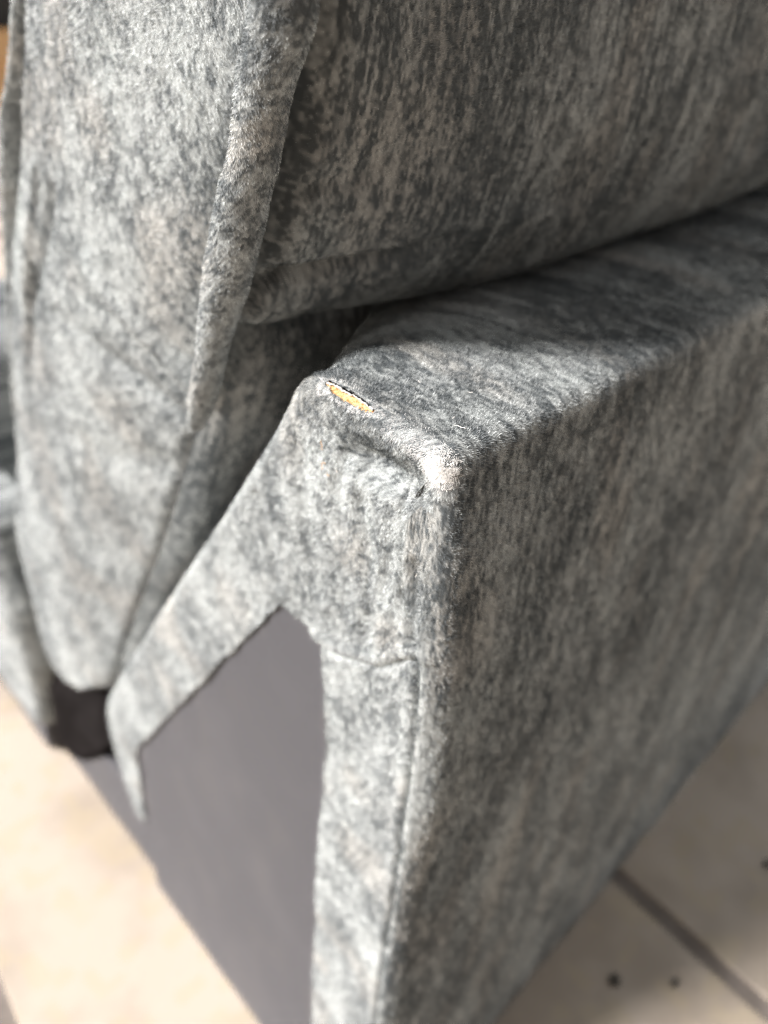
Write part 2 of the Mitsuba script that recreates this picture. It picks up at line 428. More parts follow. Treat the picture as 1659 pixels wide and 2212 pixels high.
# cloth coordinates: across the pile, along the pile
G3 = flat.reshape(nr, ns, 3)
acr = np.vstack([np.zeros((1, ns)), np.cumsum(np.linalg.norm(np.diff(G3, axis=0), axis=2), axis=0)])
acr -= acr[n_edge - 1][None]
UVs = np.stack([acr.ravel(), s[sidx]], 1)
UVe = np.stack([flat[:, 1] + flat[:, 0], flat[:, 2]], 1)

# the tear: a lens-shaped hole along the top edge
TEAR = np.array([(0.054, 0.0), (0.0475, 0.0005), (0.040, 0.0008), (0.0325, 0.0006)])   # y and the arc distance from the lip's crown


def tear_coord(P):
    """Along (-1 to 1) and across (metres, + over the top) the tear, for points at the end edge of the arm."""
    a = (0.0435 - P[:, 1]) / 0.0112
    ang = np.arctan2(P[:, 2] - (H - 0.0045 + 0.06 * P[:, 1]), np.maximum(RE - P[:, 0], -0.02) + 1e-6)   # 0 at the end face, 90 degrees on top
    return a, (ang - math.radians(38)) * 0.0062


def tear_half(a):
    return np.where(np.abs(a) < 1, 0.0021 * np.sqrt(np.maximum(1 - np.abs(a) ** 1.8, 0)), -0.001) * (1 - 0.25 * a)


def in_tear(P, grow=0.0):
    a, c = tear_coord(P)
    wig = (meshkit.fbm(P * 900, 3, 5) - 0.5) * 0.0022
    return (np.abs(c + wig) < tear_half(a) + grow) & (P[:, 0] < 0.012) & (P[:, 2] > 0.60) & (np.abs(a) < 1.2)


cen = flat[FT].mean(1)
hole = in_tear(cen)
fr = ridx[FT].min(1)
fs = sidx[FT].mean(1)
s_c = s[np.clip(fs.astype(int), 0, ns - 1)]
S_TOP = np.interp(0.6165, C[:len(C) // 2, 1], s[:len(C) // 2])
right_cloth = (s_c < s_pk - 0.004) & ((fr >= n_edge - 3) | ((s_c < S1 + 0.004) & (cen[:, 0] < 0.01) & (cen[:, 1] < np.interp(-cen[:, 2], -seam[:, 1], seam[:, 0])) & (cen[:, 2] < 0.599)) | ((fr >= n_end - 1) & (s_c < S1)))
slope_far = (s_c > s_pk + 0.1) & (fr > n_edge + 30)
ended = (cen[:, 2] < 0.118) & (cen[:, 1] > 0.2) & (fr < n_edge + 2)
out_f = right_cloth & ~hole & ~slope_far
end_f = ~right_cloth & ~ended & ~hole & ~slope_far
WORN = np.array([(0.0000, 0.0015, 0.6105), (0.0, 0.0065, 0.6155), (0.0005, 0.014, 0.6180), (0.001, 0.024, 0.6195)])


def worn_tint(P, col):
    """Where the pile is rubbed off at the corner and along the lip, the white backing yarn shows."""
    d0 = np.linalg.norm((P - np.array([0.0002, 0.0050, 0.6145])) / np.array([1.0, 1.0, 1.25]), axis=1)
    dw = seg_dist(P[:, 1:], WORN[:, 1:])[0] + 0.5 * np.maximum(P[:, 0] - 0.004, 0) + np.maximum(0.004 - P[:, 1], 0) * 0.6
    nz = meshkit.fbm(P * 700, 3, 31)
    w = sst(NB, 0.0070, 0.0044, d0 + (nz - 0.5) * 0.005)
    w = np.maximum(w, 0.7 * sst(NB, 0.0048, 0.0018, dw + (nz - 0.5) * 0.004))
    a, c = tear_coord(P)
    ring = np.exp(-((np.abs(c) - tear_half(a) - 0.0010) / np.where(c > 0, 0.0024, 0.0011)) ** 2) * (np.abs(a) < 1.35) * (P[:, 0] < 0.016)
    ring = np.maximum(ring, np.exp(-(np.linalg.norm(P - np.array([0.0008, 0.0552, 0.6200]), axis=1) / 0.0030) ** 2))
    w = np.maximum(w, 0.75 * sst(NB, 0.35, 0.8, ring + (nz - 0.5) * 0.8) * (P[:, 2] > 0.6))
    w = w * (P[:, 0] < 0.018) * (P[:, 2] > 0.595)
    white = np.array([0.74, 0.74, 0.73])
    col = col * (1 - w[:, None]) + white * w[:, None]
    return col, 1 - 0.35 * w


def no_tear(Cn): return (~in_tear(Cn, 0.0003)).astype(float)


ARM = SOFA + '__arm'


def nap_end(P):
    """Nap of the arm end: brushed down, but rubbed upwards in the hollow under the lip and along a few strokes."""
    d = seg_dist(P[:, 1:], np.array([(0.048, 0.6075), (0.036, 0.6065), (0.024, 0.6055), (0.015, 0.6085)]))[0]
    up = sst(NB, 0.0075, 0.0040, d + (meshkit.fbm(P * 330, 2, 71) - 0.5) * 0.005)
    return np.array([0, 0.25, -1.0])[None] * (1 - up[:, None]) + np.array([0, -0.1, 1.0])[None] * up[:, None]


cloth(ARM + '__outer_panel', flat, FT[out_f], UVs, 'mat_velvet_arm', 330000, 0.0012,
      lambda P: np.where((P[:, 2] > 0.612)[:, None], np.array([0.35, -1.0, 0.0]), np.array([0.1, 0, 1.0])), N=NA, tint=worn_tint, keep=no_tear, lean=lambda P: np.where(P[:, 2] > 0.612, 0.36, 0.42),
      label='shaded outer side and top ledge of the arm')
cloth(ARM + '__end_panel', flat, FT[end_f], UVe, 'mat_velvet_end', 300000, 0.0012, nap_end, N=NA, tint=worn_tint, keep=no_tear, lean=0.75,
      label='sunlit velvet frame of the arm end with a tear and a seam')

# the far end of the arm, closed by a flat velvet panel
import shapely
capm = trimesh.creation.extrude_polygon(shapely.Polygon(C).buffer(0.0015), 0.012, engine='earcut')
cv = np.stack([xs[-1] - 0.006 + capm.vertices[:, 2], capm.vertices[:, 0], capm.vertices[:, 1]], 1)
scene[ARM + '__front_panel'] = mikit.ply((cv, capm.faces), 'mat_velvet_arm', smooth=False, uv=cv[:, 1:])

# bare backing yarn at the rubbed corner
wk = np.linalg.norm((flat - np.array([0.0002, 0.0050, 0.6145])) / np.array([1.0, 1.0, 1.25]), axis=1)
wf = FT[(wk[FT].min(1) < 0.0062) & ~hole]
Wv, Wf, Wn, Wc = pile(flat, wf, NA, UVe, 40.0, 3600, 0.0009, (0, -1.0, 0.4), lean=1.0, width=0.00019, jitter=1.2,
                      keep=lambda Cn: np.clip(1.0 - np.linalg.norm(Cn - np.array([0.0002, 0.0050, 0.6145]), axis=1) / 0.0056 + (meshkit.fbm(Cn * 800, 2, 3) - 0.5) * 2.2, 0, 1) + 1e-9)
put(ARM + '__worn_yarn', Wv, Wf, 'mat_lint_yarn', Wn, None, None, 'bare white yarn where the corner is rubbed through')
labels[ARM + '__worn_yarn']['kind'] = 'stuff'

# foam and torn backing in the tear
fa, fc = np.meshgrid(np.linspace(-1.05, 1.05, 90), np.linspace(-1.25, 0.5, 34), indexing='ij')
ang = fc * 0.0031 / 0.0062 + math.radians(36)
yy = 0.0435 - fa * 0.0112
ra = RE - 0.0007 + (meshkit.fbm(np.stack([fa * 30, fc * 9, fa * 0], -1), 3, 8) - 0.5) * 0.0012
fx = RE - ra * np.cos(ang); fz = (H - 0.0045 + 0.06 * yy) + ra * np.sin(ang) - 0.0004
FV = np.stack([fx, yy, fz], -1).reshape(-1, 3)


def foam_col(p, n, uv):
    c = mikit.mix((0.58, 0.34, 0.12), (0.72, 0.53, 0.30), mikit.fbm(p.x * 700, p.y * 500, p.z * 700, 3))
    return mikit.mix(c, (0.42, 0.16, 0.04), 0.8 * mikit.smoothstep(0.66, 0.78, mikit.noise(p.x * 1600, p.y * 1300, p.z * 1600)))


bsdf('mat_foam', {'type': 'principled', 'base_color': proc(foam_col), 'roughness': 0.85})
scene[ARM + '__foam'] = mikit.ply((FV, grid_faces(90, 34)), 'mat_foam', smooth=True)
back_v = []
for a_ in np.linspace(-0.95, 0.9, 60):
    cc = 0.0021 * (0.42 + 0.10 * math.sin(a_ * 7.0) + 0.07 * math.sin(a_ * 23.0)) * (1 - abs(a_) ** 2)
    for r_, o_ in ((RE - 0.0012, -0.0003), (RE - 0.0002, -0.0001), (RE + 0.0001, 0.0001), (RE - 0.0002, 0.0004), (RE - 0.0012, 0.0005)):
        an = (cc + o_ + 0.0001 * math.sin(a_ * 41)) / 0.0062 + math.radians(38)
        y_ = 0.0435 - a_ * 0.0112
        back_v.append((RE - r_ * math.cos(an), y_, H - 0.0045 + 0.06 * y_ + r_ * math.sin(an)))
back_v = np.array(back_v); back_v = back_v + (meshkit.noise(back_v * 1500, 3)[:, None] - 0.5) * 0.0006
bsdf('mat_backing', {'type': 'diffuse', 'reflectance': proc(lambda p, n, uv: mikit.mix((0.62, 0.60, 0.56), (0.80, 0.79, 0.77), mikit.noise(p.x * 2500, p.y * 2500, p.z * 2500)))})
scene[ARM + '__torn_backing'] = mikit.ply((back_v, grid_faces(60, 5)), 'mat_backing', smooth=True)
labels[ARM + '__torn_backing'] = {'label': 'frayed white edge of the backing cloth in the tear'}
g_ = np.random.default_rng(12)
fv, ff = [], []
for q_ in range(80):
    a_ = g_.uniform(-0.15, 0.98); y_ = 0.0435 - a_ * 0.0112
    an = 0.0021 * (0.85 + 0.25 * g_.random()) * math.sqrt(max(1 - abs(a_) ** 1.8, 0.02)) * (1 - 0.25 * a_) / 0.0062 + math.radians(38)
    er = np.array([-math.cos(an), 0, math.sin(an)]); et = np.array([math.sin(an), 0, math.cos(an)])
    p_ = np.array([RE - RE * math.cos(an), y_, H - 0.0045 + 0.06 * y_ + RE * math.sin(an)]) - er * 0.0003
    d_ = -et * g_.uniform(0.1, 1.0) + er * g_.uniform(0.1, 0.8) + np.array([0, g_.normal(0, 0.8), 0]); d_ /= np.linalg.norm(d_)
    w_ = np.cross(d_, er); w_ /= np.linalg.norm(w_); l_ = g_.uniform(0.0004, 0.0011)
    b_ = len(fv)
    fv += [p_ - w_ * 0.00007, p_ + w_ * 0.00007, p_ + d_ * l_ * 0.6 + w_ * 0.00006, p_ + d_ * l_ * 0.6 - w_ * 0.00006, p_ + d_ * l_ - er * l_ * 0.3]
    ff += [(b_, b_ + 1, b_ + 2), (b_, b_ + 2, b_ + 3), (b_ + 3, b_ + 2, b_ + 4)]
bsdf('mat_dark_yarn', {'type': 'diffuse', 'reflectance': {'type': 'rgb', 'value': (0.022, 0.022, 0.024)}})
put(ARM + '__frayed_yarn', np.array(fv), np.array(ff), 'mat_dark_yarn', None, None, None, 'dark frayed yarn along the upper edge of the tear')
labels[ARM + '__frayed_yarn']['kind'] = 'stuff'
labels[ARM + '__foam'] = {'label': 'orange foam showing through the tear'}

# lining cloth inside the frame of the arm end, a hand's breadth of it running down to the floor
def twill(p, n, uv):
    w = 0.5 + 0.5 * dr.sin((p.y * 0.75 + p.z) * (2 * math.pi / 0.0011))
    c = mikit.mix((0.047, 0.048, 0.055), (0.068, 0.069, 0.078), w)
    c = mikit.mix(c, (0.070, 0.070, 0.078), 0.6 * mikit.smoothstep(0.5, 0.8, mikit.fbm(p.y * 26, p.z * 26, 2.0, 4)))
    return mikit.mix(c, (0.082, 0.079, 0.080), 0.2 * mikit.smoothstep(0.62, 0.78, mikit.noise(p.y * 60 + 3, p.z * 24, 6.0)))


bsdf('mat_lining', {'type': 'principled', 'base_color': proc(twill), 'roughness': 0.75, 'sheen': 0.3})
gy, gz = np.meshgrid(np.linspace(0.040, 0.308, 130), np.linspace(0.003, 0.530, 220), indexing='ij')
top_y = np.interp(gz, [0.003, 0.105, 0.230, 0.496, 0.53], [0.3035, 0.3055, 0.318, 0.13, 0.10])
gy = 0.040 + (gy - 0.040) / 0.268 * (top_y - 0.040)
lx = 0.0022 + (meshkit.fbm(np.stack([gy * 9, gz * 6, gy * 0], -1), 3, 4) - 0.5) * 0.002 + 0.003 * sst(NB, 0.30, 0.3045, gy)
LV = np.stack([lx, gy, gz], -1).reshape(-1, 3)
LF = grid_faces(130, 220)[:, ::-1]
solid(ARM + '__lining', (LV, LF), 'mat_lining', True, 'smooth grey twill lining stretched in the arm end')

# ---------------------------------------------------------------- backrest: sunlit side band, front pad, welts
Fc = smooth_line([(0.036, 0.95), (0.068, 0.82), (0.092, 0.719), (0.099, 0.695), (0.117, 0.667), (0.138, 0.618), (0.163, 0.565), (0.192, 0.508), (0.228, 0.441), (0.278, 0.359), (0.353, 0.227), (0.395, 0.196)], 500, 30)
Bc = smooth_line([(0.182, 0.95), (0.227, 0.82), (0.265, 0.713), (0.278, 0.692), (0.340, 0.603), (0.384, 0.537), (0.442, 0.407), (0.520, 0.270), (0.545, 0.200), (0.530, 0.150), (0.470, 0.152), (0.400, 0.192)], 500, 30)
qt = np.linspace(0, 1, 420); qs = np.linspace(0, 1, 200)
Fp, Bp = poly_at(Fc, qt), poly_at(Bc, qt)
Y = Fp[:, None, 0] * (1 - qs)[None, :] + Bp[:, None, 0] * qs[None, :]
Z = Fp[:, None, 1] * (1 - qs)[None, :] + Bp[:, None, 1] * qs[None, :]
bul = 0.013 * np.sin(np.pi * np.clip(qs, 0, 1)) ** 0.75 * np.ones((len(qt), 1))
yzb = np.stack([Y, Z], -1).reshape(-1, 2)
X = 0.020 - bul
wr = np.zeros(len(yzb))
for line, dep, wid in (([(0.160, 0.570), (0.185, 0.590), (0.209, 0.604), (0.231, 0.616), (0.262, 0.628)], -0.0022, 0.0024), ([(0.163, 0.560), (0.186, 0.581), (0.210, 0.594), (0.24, 0.605)], 0.0030, 0.0036),
                       ([(0.158, 0.582), (0.183, 0.600), (0.205, 0.616)], 0.0022, 0.0040), ([(0.172, 0.556), (0.21, 0.570), (0.25, 0.578), (0.30, 0.583)], 0.0024, 0.0060),
                       ([(0.226, 0.625), (0.232, 0.632), (0.239, 0.642), (0.251, 0.658), (0.262, 0.685)], 0.0024, 0.0040), ([(0.255, 0.640), (0.285, 0.603), (0.31, 0.575), (0.345, 0.505)], 0.0026, 0.0055),
                       ([(0.268, 0.650), (0.297, 0.610), (0.325, 0.570), (0.35, 0.52)], -0.0016, 0.0030), ([(0.30, 0.595), (0.335, 0.535), (0.375, 0.44)], 0.0022, 0.0060), ([(0.265, 0.690), (0.285, 0.655), (0.305, 0.625)], 0.0020, 0.0050),
                       ([(0.20, 0.52), (0.25, 0.505), (0.31, 0.50)], 0.0016, 0.010)):
    d, _, sh = seg_dist(yzb, np.array(line))
    wr += 2.0 * dep * np.exp(-(d / wid) ** 2) * np.clip(1.25 - 1.2 * sh, 0, 1)
BV = np.stack([X.ravel(), Y.ravel(), Z.ravel()], -1)
BV[:, 0] += wr + (meshkit.fbm(BV * 11, 3, 21) - 0.5) * 0.006 + (meshkit.fbm(BV * 60, 3, 22) - 0.5) * 0.0018
# the seam under the end of the welt is a groove: the band curls in at its borders
edge = np.minimum(qs, 1 - qs)[None, :] * np.ones((len(qt), 1))
BV[:, 0] += 0.004 * np.exp(-(edge.ravel() / 0.02) ** 2) + 0.006 * np.exp(-((np.tile(qs, len(qt))) / 0.07) ** 2) * sst(NB, 0.56, 0.60, BV[:, 2])
BF = tri(grid_faces(len(qt), len(qs)))
nb = vnormals(BV, BF)
if nb[:, 0].mean() > 0:
    BF = BF[:, ::-1]
BACK = SOFA + '__backrest'
cloth(BACK + '__side_band', BV, BF, np.stack([BV[:, 1] * 0.75, BV[:, 2] * 0.62], 1), 'mat_velvet_band', 260000, 0.0013, (0, -0.35, -1.0),
      label='bulging sunlit side of the backrest between two welts', lean=0.75)

# front of the backrest under the pad and the back of it (same border curves carried along x)
def carry(curve, x0, x1, nx, key, mat, count, label, flip, push=0.0):
    n = len(curve)
    xs_ = x0 + (x1 - x0) * np.linspace(0, 1, nx) ** 1.7
    P = np.stack([np.repeat(xs_, n), np.tile(curve[:, 0], nx), np.tile(curve[:, 1], nx)], 1)
    Fq = grid_faces(nx, n)
    if flip: Fq = Fq[:, ::-1]
    Ft = tri(Fq)
    Nn = vnormals(P, Ft)
    P = rough(P, Nn, 0.002, 25, 6)
    P += Nn * (-push * (1 - np.exp(-(P[:, 0] - x0) / 0.012)) * sst(NB, 0.632, 0.600, P[:, 2]))[:, None]
    Ls = np.r_[0, np.cumsum(np.linalg.norm(np.diff(curve, axis=0), axis=1))]
    cloth(key, P, Ft, np.stack([P[:, 0], np.tile(Ls, nx)], 1), mat, count, 0.0014, (0, 0, -1.0), label=label)


under = poly_at(Fc[(Fc[:, 1] < 0.70)], np.linspace(0, 1, 220))
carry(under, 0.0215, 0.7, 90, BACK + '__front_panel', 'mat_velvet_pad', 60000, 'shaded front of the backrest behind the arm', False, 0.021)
carry(poly_at(Bc, np.linspace(0, 1, 160)), 0.021, 0.7, 40, BACK + '__back_panel', 'mat_velvet_band', 0, None, True)

# pad
P0 = smooth_line([(0.165, 0.622), (0.120, 0.6195), (0.109, 0.626), (0.104, 0.639), (0.096, 0.657), (0.082, 0.684), (0.077, 0.702), (0.068, 0.720), (0.052, 0.80), (0.030, 0.95)], 400, 14)
P1 = smooth_line([(0.175, 0.618), (0.125, 0.612), (0.094, 0.6165), (0.074, 0.628), (0.059, 0.652), (0.053, 0.69), (0.053, 0.73), (0.058, 0.81), (0.07, 0.95)], 400, 14)
xp = [0.005]; dx = 0.0005
while xp[-1] < 0.83:
    xp.append(xp[-1] + dx); dx = min(dx * 1.025, 0.012)
xp = np.array(xp)
qv = np.r_[np.linspace(0, 0.62, 300), np.linspace(0.62, 1, 60)[1:]]
A0, A1 = poly_at(P0, qv), poly_at(P1, qv)
b = (1 - np.exp(-np.maximum(xp + 0.003, 0) / 0.055))[:, None, None]
PZ = A0[None] * (1 - b) + A1[None] * b
PZ[..., 0] += (0.010 * np.exp(-((xp - 0.0075) / 0.0050) ** 2))[:, None] * sst(NB, 0.618, 0.634, PZ[..., 1])
PZ[..., 1] += (np.clip(xp - 0.13, 0, 1) * 0.045)[:, None]
PV = np.concatenate([np.broadcast_to(xp[:, None, None], PZ.shape[:2] + (1,)), PZ], -1)
n1, n2 = PV.shape[:2]
PF = grid_faces(n1, n2)
PV = np.array(PV); PV[0, :, 1] += 0.014; PV[0, :, 0] += 0.012
PV[..., 2] += 0.007 * np.exp(-(xp[:, None] + 0.003) / 0.012) * sst(NB, 0.634, 0.618, PV[..., 2])
PV[..., 0] += 0.034 * sst(NB, 0.112, 0.135, PV[..., 1]) * np.exp(-(xp[:, None] + 0.003) / 0.05)
PVf = PV.reshape(-1, 3)
PN = vnormals(PVf, tri(PF))
if PN[(n1 // 2) * n2 + n2 // 2][1] > 0:
    PF = PF[:, ::-1]; PN = -PN
xz = PVf[:, [0, 2]]
dd = np.zeros(len(PVf))
for line, dep, wid in (([(0.001, 0.640), (0.010, 0.641), (0.020, 0.643), (0.032, 0.645), (0.050, 0.648), (0.075, 0.652)], 0.0125, 0.0036), ([(0.004, 0.676), (0.014, 0.674), (0.024, 0.676), (0.040, 0.682)], 0.0034, 0.005),
                       ([(0.10, 0.664), (0.17, 0.655), (0.26, 0.66)], 0.0016, 0.009), ([(0.07, 0.70), (0.075, 0.67), (0.09, 0.64)], 0.0012, 0.012)):
    d, _, sh = seg_dist(xz, np.array(line))
    dd -= dep * np.exp(-(d / wid) ** 2) * (1 - 0.8 * sh)
dlo, _, slo = seg_dist(xz, np.array([(0.001, 0.628), (0.020, 0.629), (0.050, 0.632)]))
dd += 0.0055 * np.exp(-(dlo / 0.007) ** 2) * (1 - 0.7 * slo)
dd *= sst(NB, 0.008, 0.017, PVf[:, 0])
dd += (meshkit.fbm(PVf * 13, 3, 41) - 0.5) * 0.006 + (meshkit.fbm(PVf * np.array([110, 60, 60.0]), 2, 42) - 0.5) * 0.0012
PVf = PVf + PN * dd[:, None]
Lv = np.r_[0, np.cumsum(np.linalg.norm(np.diff(A1, axis=0), axis=1))]
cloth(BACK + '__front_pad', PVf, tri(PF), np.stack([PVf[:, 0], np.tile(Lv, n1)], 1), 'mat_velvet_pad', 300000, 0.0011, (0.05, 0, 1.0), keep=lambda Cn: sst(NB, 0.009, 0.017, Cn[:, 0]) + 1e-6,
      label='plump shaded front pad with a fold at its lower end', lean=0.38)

cap_ring = np.vstack([PVf.reshape(n1, n2, 3)[-1][:, 1:], [[0.30, 0.95], [0.30, 0.62]]])
cpm = trimesh.creation.extrude_polygon(shapely.Polygon(cap_ring).buffer(0), 0.01, engine='earcut')
cv = np.stack([xp[-1] - 0.005 + cpm.vertices[:, 2], cpm.vertices[:, 0], cpm.vertices[:, 1]], 1)
scene[BACK + '__end_panel'] = mikit.ply((cv, cpm.faces), 'mat_velvet_pad', smooth=False, uv=cv[:, 1:])

tp = box(0.008, 0.825, 0.034, 0.192, 0.930, 0.953).subdivide_to_size(0.02)
tp.vertices[:, 2] += np.where(tp.vertices[:, 2] > 0.94, 0.012 * np.sin(np.pi * np.clip((tp.vertices[:, 1] - 0.034) / 0.158, 0, 1)), 0)
scene[BACK + '__top_panel'] = mikit.ply(tp, 'mat_velvet_band', smooth=False, uv=tp.vertices[:, :2])

# welts: soft flat lips of folded cloth sewn into the seams
def welt(key, centre, half_w, half_t, out, wide, count, label, length=0.0010, k='mat_velvet_band'):
    """centre (n,3); half_w, half_t (n,) ; out: direction of the lip's thickness; wide: direction of its width."""
    n, m = len(centre), 40
    a = np.linspace(0, 2 * np.pi, m)
    ca, sa = np.cos(a), np.sin(a)
    o, w = np.asarray(out, float), np.asarray(wide, float)
    P = centre[:, None, :] + half_w[:, None, None] * ca[None, :, None] * w + half_t[:, None, None] * sa[None, :, None] * o
    P = P.reshape(-1, 3)
    Ft = tri(grid_faces(n, m))
    Nn = vnormals(P, Ft)
    if ((P - np.repeat(centre, m, 0)) * Nn).sum(1).mean() < 0:
        Ft = Ft[:, ::-1]; Nn = -Nn
    P = P + Nn * ((meshkit.fbm(P * 70, 3, 17) - 0.5) * 0.0024 + (meshkit.fbm(P * 260, 2, 18) - 0.5) * 0.0008)[:, None]
    Ls = np.r_[0, np.cumsum(np.linalg.norm(np.diff(centre, axis=0), axis=1))]
    cloth(key, P, Ft, np.stack([np.tile(a * 0.006, n), np.repeat(Ls, m)], 1), k, count, length, (0.2, 0, -1.0), label=label, lean=0.85, jitter=0.35)


wl = smooth_line([(-0.003, 0.010, 0.95), (-0.003, 0.042, 0.82), (-0.003, 0.0655, 0.721), (-0.003, 0.074, 0.700), (-0.003, 0.0815, 0.683), (-0.0025, 0.0945, 0.655), (-0.002, 0.105, 0.632), (0.0, 0.119, 0.605), (0.003, 0.133, 0.582), (0.006, 0.142, 0.570)], 420, 12)
wl = wl + np.array([-0.0037, -0.0050, 0.0008])
zz = wl[:, 2]
hw = np.interp(zz, [0.566, 0.575, 0.60, 0.65, 0.70, 0.74, 0.95], [0.0022, 0.0040, 0.0065, 0.0085, 0.0088, 0.0105, 0.0105])
ht = np.interp(zz, [0.566, 0.578, 0.60, 0.95], [0.0022, 0.0046, 0.0058, 0.0064])
hw *= 1 + 0.22 * (meshkit.noise(np.stack([zz * 55, zz * 0, zz * 0], 1), 2) - 0.5)
welt(BACK + '__welt', wl, hw, ht, np.array([-0.82, -0.57, 0.0]), np.array([0.50, -0.80, 0.33]), 110000, 'furry near welt between side and front of the backrest')
# the seam allowance that joins the near welt to the band and the pad
ry = np.interp(-wl[:, 2], -Fc[:, 1], Fc[:, 0])
root = np.stack([np.full(len(wl), 0.024), ry + 0.008, wl[:, 2]], 1)
sides = []
for o in (np.array([-0.45, 0.89, 0]) * 0.0022, np.array([0.45, -0.89, 0]) * 0.0022):
    sides.append(np.stack([wl * (1 - k_) + root * k_ + o for k_ in np.linspace(0, 1, 8)], 1).reshape(-1, 3))
gf = grid_faces(len(wl), 8)
scene[BACK + '__welt_seam'] = mikit.ply((np.vstack(sides), np.vstack([gf, gf[:, ::-1] + len(wl) * 8])), 'mat_velvet_pad', smooth=False, uv=np.vstack(sides)[:, 1:])
fl = np.array([0, -0.0075, 0]) + smooth_line([(0.022, 0.196, 0.95), (0.022, 0.238, 0.82), (0.022, 0.278, 0.714), (0.022, 0.296, 0.686), (0.021, 0.315, 0.664), (0.020, 0.335, 0.628), (0.020, 0.363, 0.573), (0.020, 0.402, 0.493), (0.021, 0.438, 0.40)], 300, 10)
hw2 = np.interp(fl[:, 2], [0.40, 0.50, 0.60, 0.66, 0.70, 0.95], [0.004, 0.0055, 0.006, 0.0075, 0.0062, 0.0062]) * (1 + 0.3 * (meshkit.noise(np.stack([fl[:, 2] * 40, fl[:, 2] * 0, fl[:, 2] * 0], 1), 4) - 0.5))
welt(BACK + '__welt_001', fl, hw2, np.full(len(fl), 0.0028), np.array([0.5, 0.86, 0.1]), np.array([-0.86, 0.5, 0.0]), 40000, 'far welt along the back border of the side')

# ---------------------------------------------------------------- base behind and beside the arm
BASE = SOFA + '__base'


def slab(poly, x0, thick, amp=0.003, bev=0.004, step=0.006, seed=1, belly=0.0):
    """A soft board: an outline in (y, z) with rounded borders, facing -x, its own thickness behind it."""
    import shapely
    pg = shapely.Polygon(poly).buffer(bev * 2).buffer(-bev * 2).buffer(-bev * 2).buffer(bev * 2)
    m = trimesh.creation.extrude_polygon(pg, thick, engine='earcut')
    m = m.subdivide_to_size(step, max_iter=12)
    v = m.vertices.copy()
    y, z, t = v[:, 0], v[:, 1], v[:, 2]
    dist = shapely.distance(pg.exterior, shapely.points(np.stack([y, z], 1)))
    front = t < thick * 0.5
    x = x0 + t
    x = x + np.where(front, bev * np.maximum(1 - dist / bev, 0) ** 2 - belly * (1 - np.exp(-dist / 0.03)), 0)
    P = np.stack([x, y, z], 1)
    P[:, 0] += np.where(front, (meshkit.fbm(P * 18, 3, seed) - 0.5) * 2 * amp, 0)
    f = m.faces
    vol = trimesh.Trimesh(P, f, process=False)
    if vol.volume < 0: f = f[:, ::-1]
    return P, np.asarray(f)


P, F = slab([(0.3015, 0.004), (0.60, 0.004), (0.60, 0.05), (0.50, 0.05), (0.42, 0.10), (0.3015, 0.135)], 0.0085, 0.03, 0.002, 0.003, 0.012, 2)
solid(BASE + '__lining', (P, F), 'mat_lining', 40, 'strip of grey lining low between the arm and the far end')
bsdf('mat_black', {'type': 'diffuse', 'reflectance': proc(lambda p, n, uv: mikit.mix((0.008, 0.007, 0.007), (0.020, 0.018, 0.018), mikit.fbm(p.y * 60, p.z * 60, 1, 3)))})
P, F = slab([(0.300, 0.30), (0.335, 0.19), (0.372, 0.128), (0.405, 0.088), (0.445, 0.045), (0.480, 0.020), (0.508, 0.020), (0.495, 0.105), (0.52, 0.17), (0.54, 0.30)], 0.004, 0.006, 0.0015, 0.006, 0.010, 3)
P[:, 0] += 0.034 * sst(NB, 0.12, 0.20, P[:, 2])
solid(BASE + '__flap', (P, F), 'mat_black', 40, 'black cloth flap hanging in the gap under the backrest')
P, F = slab([(0.472, 0.24), (0.476, 0.165), (0.494, 0.070), (0.506, 0.050), (0.60, 0.05), (0.80, 0.05), (0.80, 0.33), (0.50, 0.33)], -0.008, 0.05, 0.003, 0.012, 0.008, 4, 0.008)
cloth(BASE + '__end_panel', P, F, np.stack([P[:, 1] * 0.5, P[:, 2] * 0.5], 1), 'mat_velvet_band', 12000, 0.0016, (0, 0, -1.0), label='pale blurred velvet end of the far side of the base')
P, F = slab([(0.515, 0.004), (0.80, 0.004), (0.80, 0.06), (0.505, 0.07)], -0.004, 0.04, 0.002, 0.003, 0.012, 5)
solid(BASE + '__lining_001', (P, F), 'mat_lining', 40)
# neighbouring seat seen as a pale sliver past the backrest
P, F = slab([(0.60, 0.16), (0.56, 0.30), (0.60, 0.43), (0.66, 0.47), (0.95, 0.47), (0.95, 0.14)], 0.02, 0.10, 0.004, 0.02, 0.010, 6, 0.02)
cloth(SOFA + '__second_backrest', P, F, np.stack([P[:, 1] * 0.5, P[:, 2] * 0.5], 1), 'mat_velvet_band', 8000, 0.0016, (0, 0, -1.0), label='pale blurred backrest of the next seat')

# ---------------------------------------------------------------- lint and threads on the velvet
bsdf('mat_lint', {'type': 'principled', 'base_color': {'type': 'rgb', 'value': (0.82, 0.81, 0.78)}, 'roughness': 0.6})
bsdf('mat_tan_thread', {'type': 'principled', 'base_color': {'type': 'rgb', 'value': (0.52, 0.33, 0.18)}, 'roughness': 0.7})


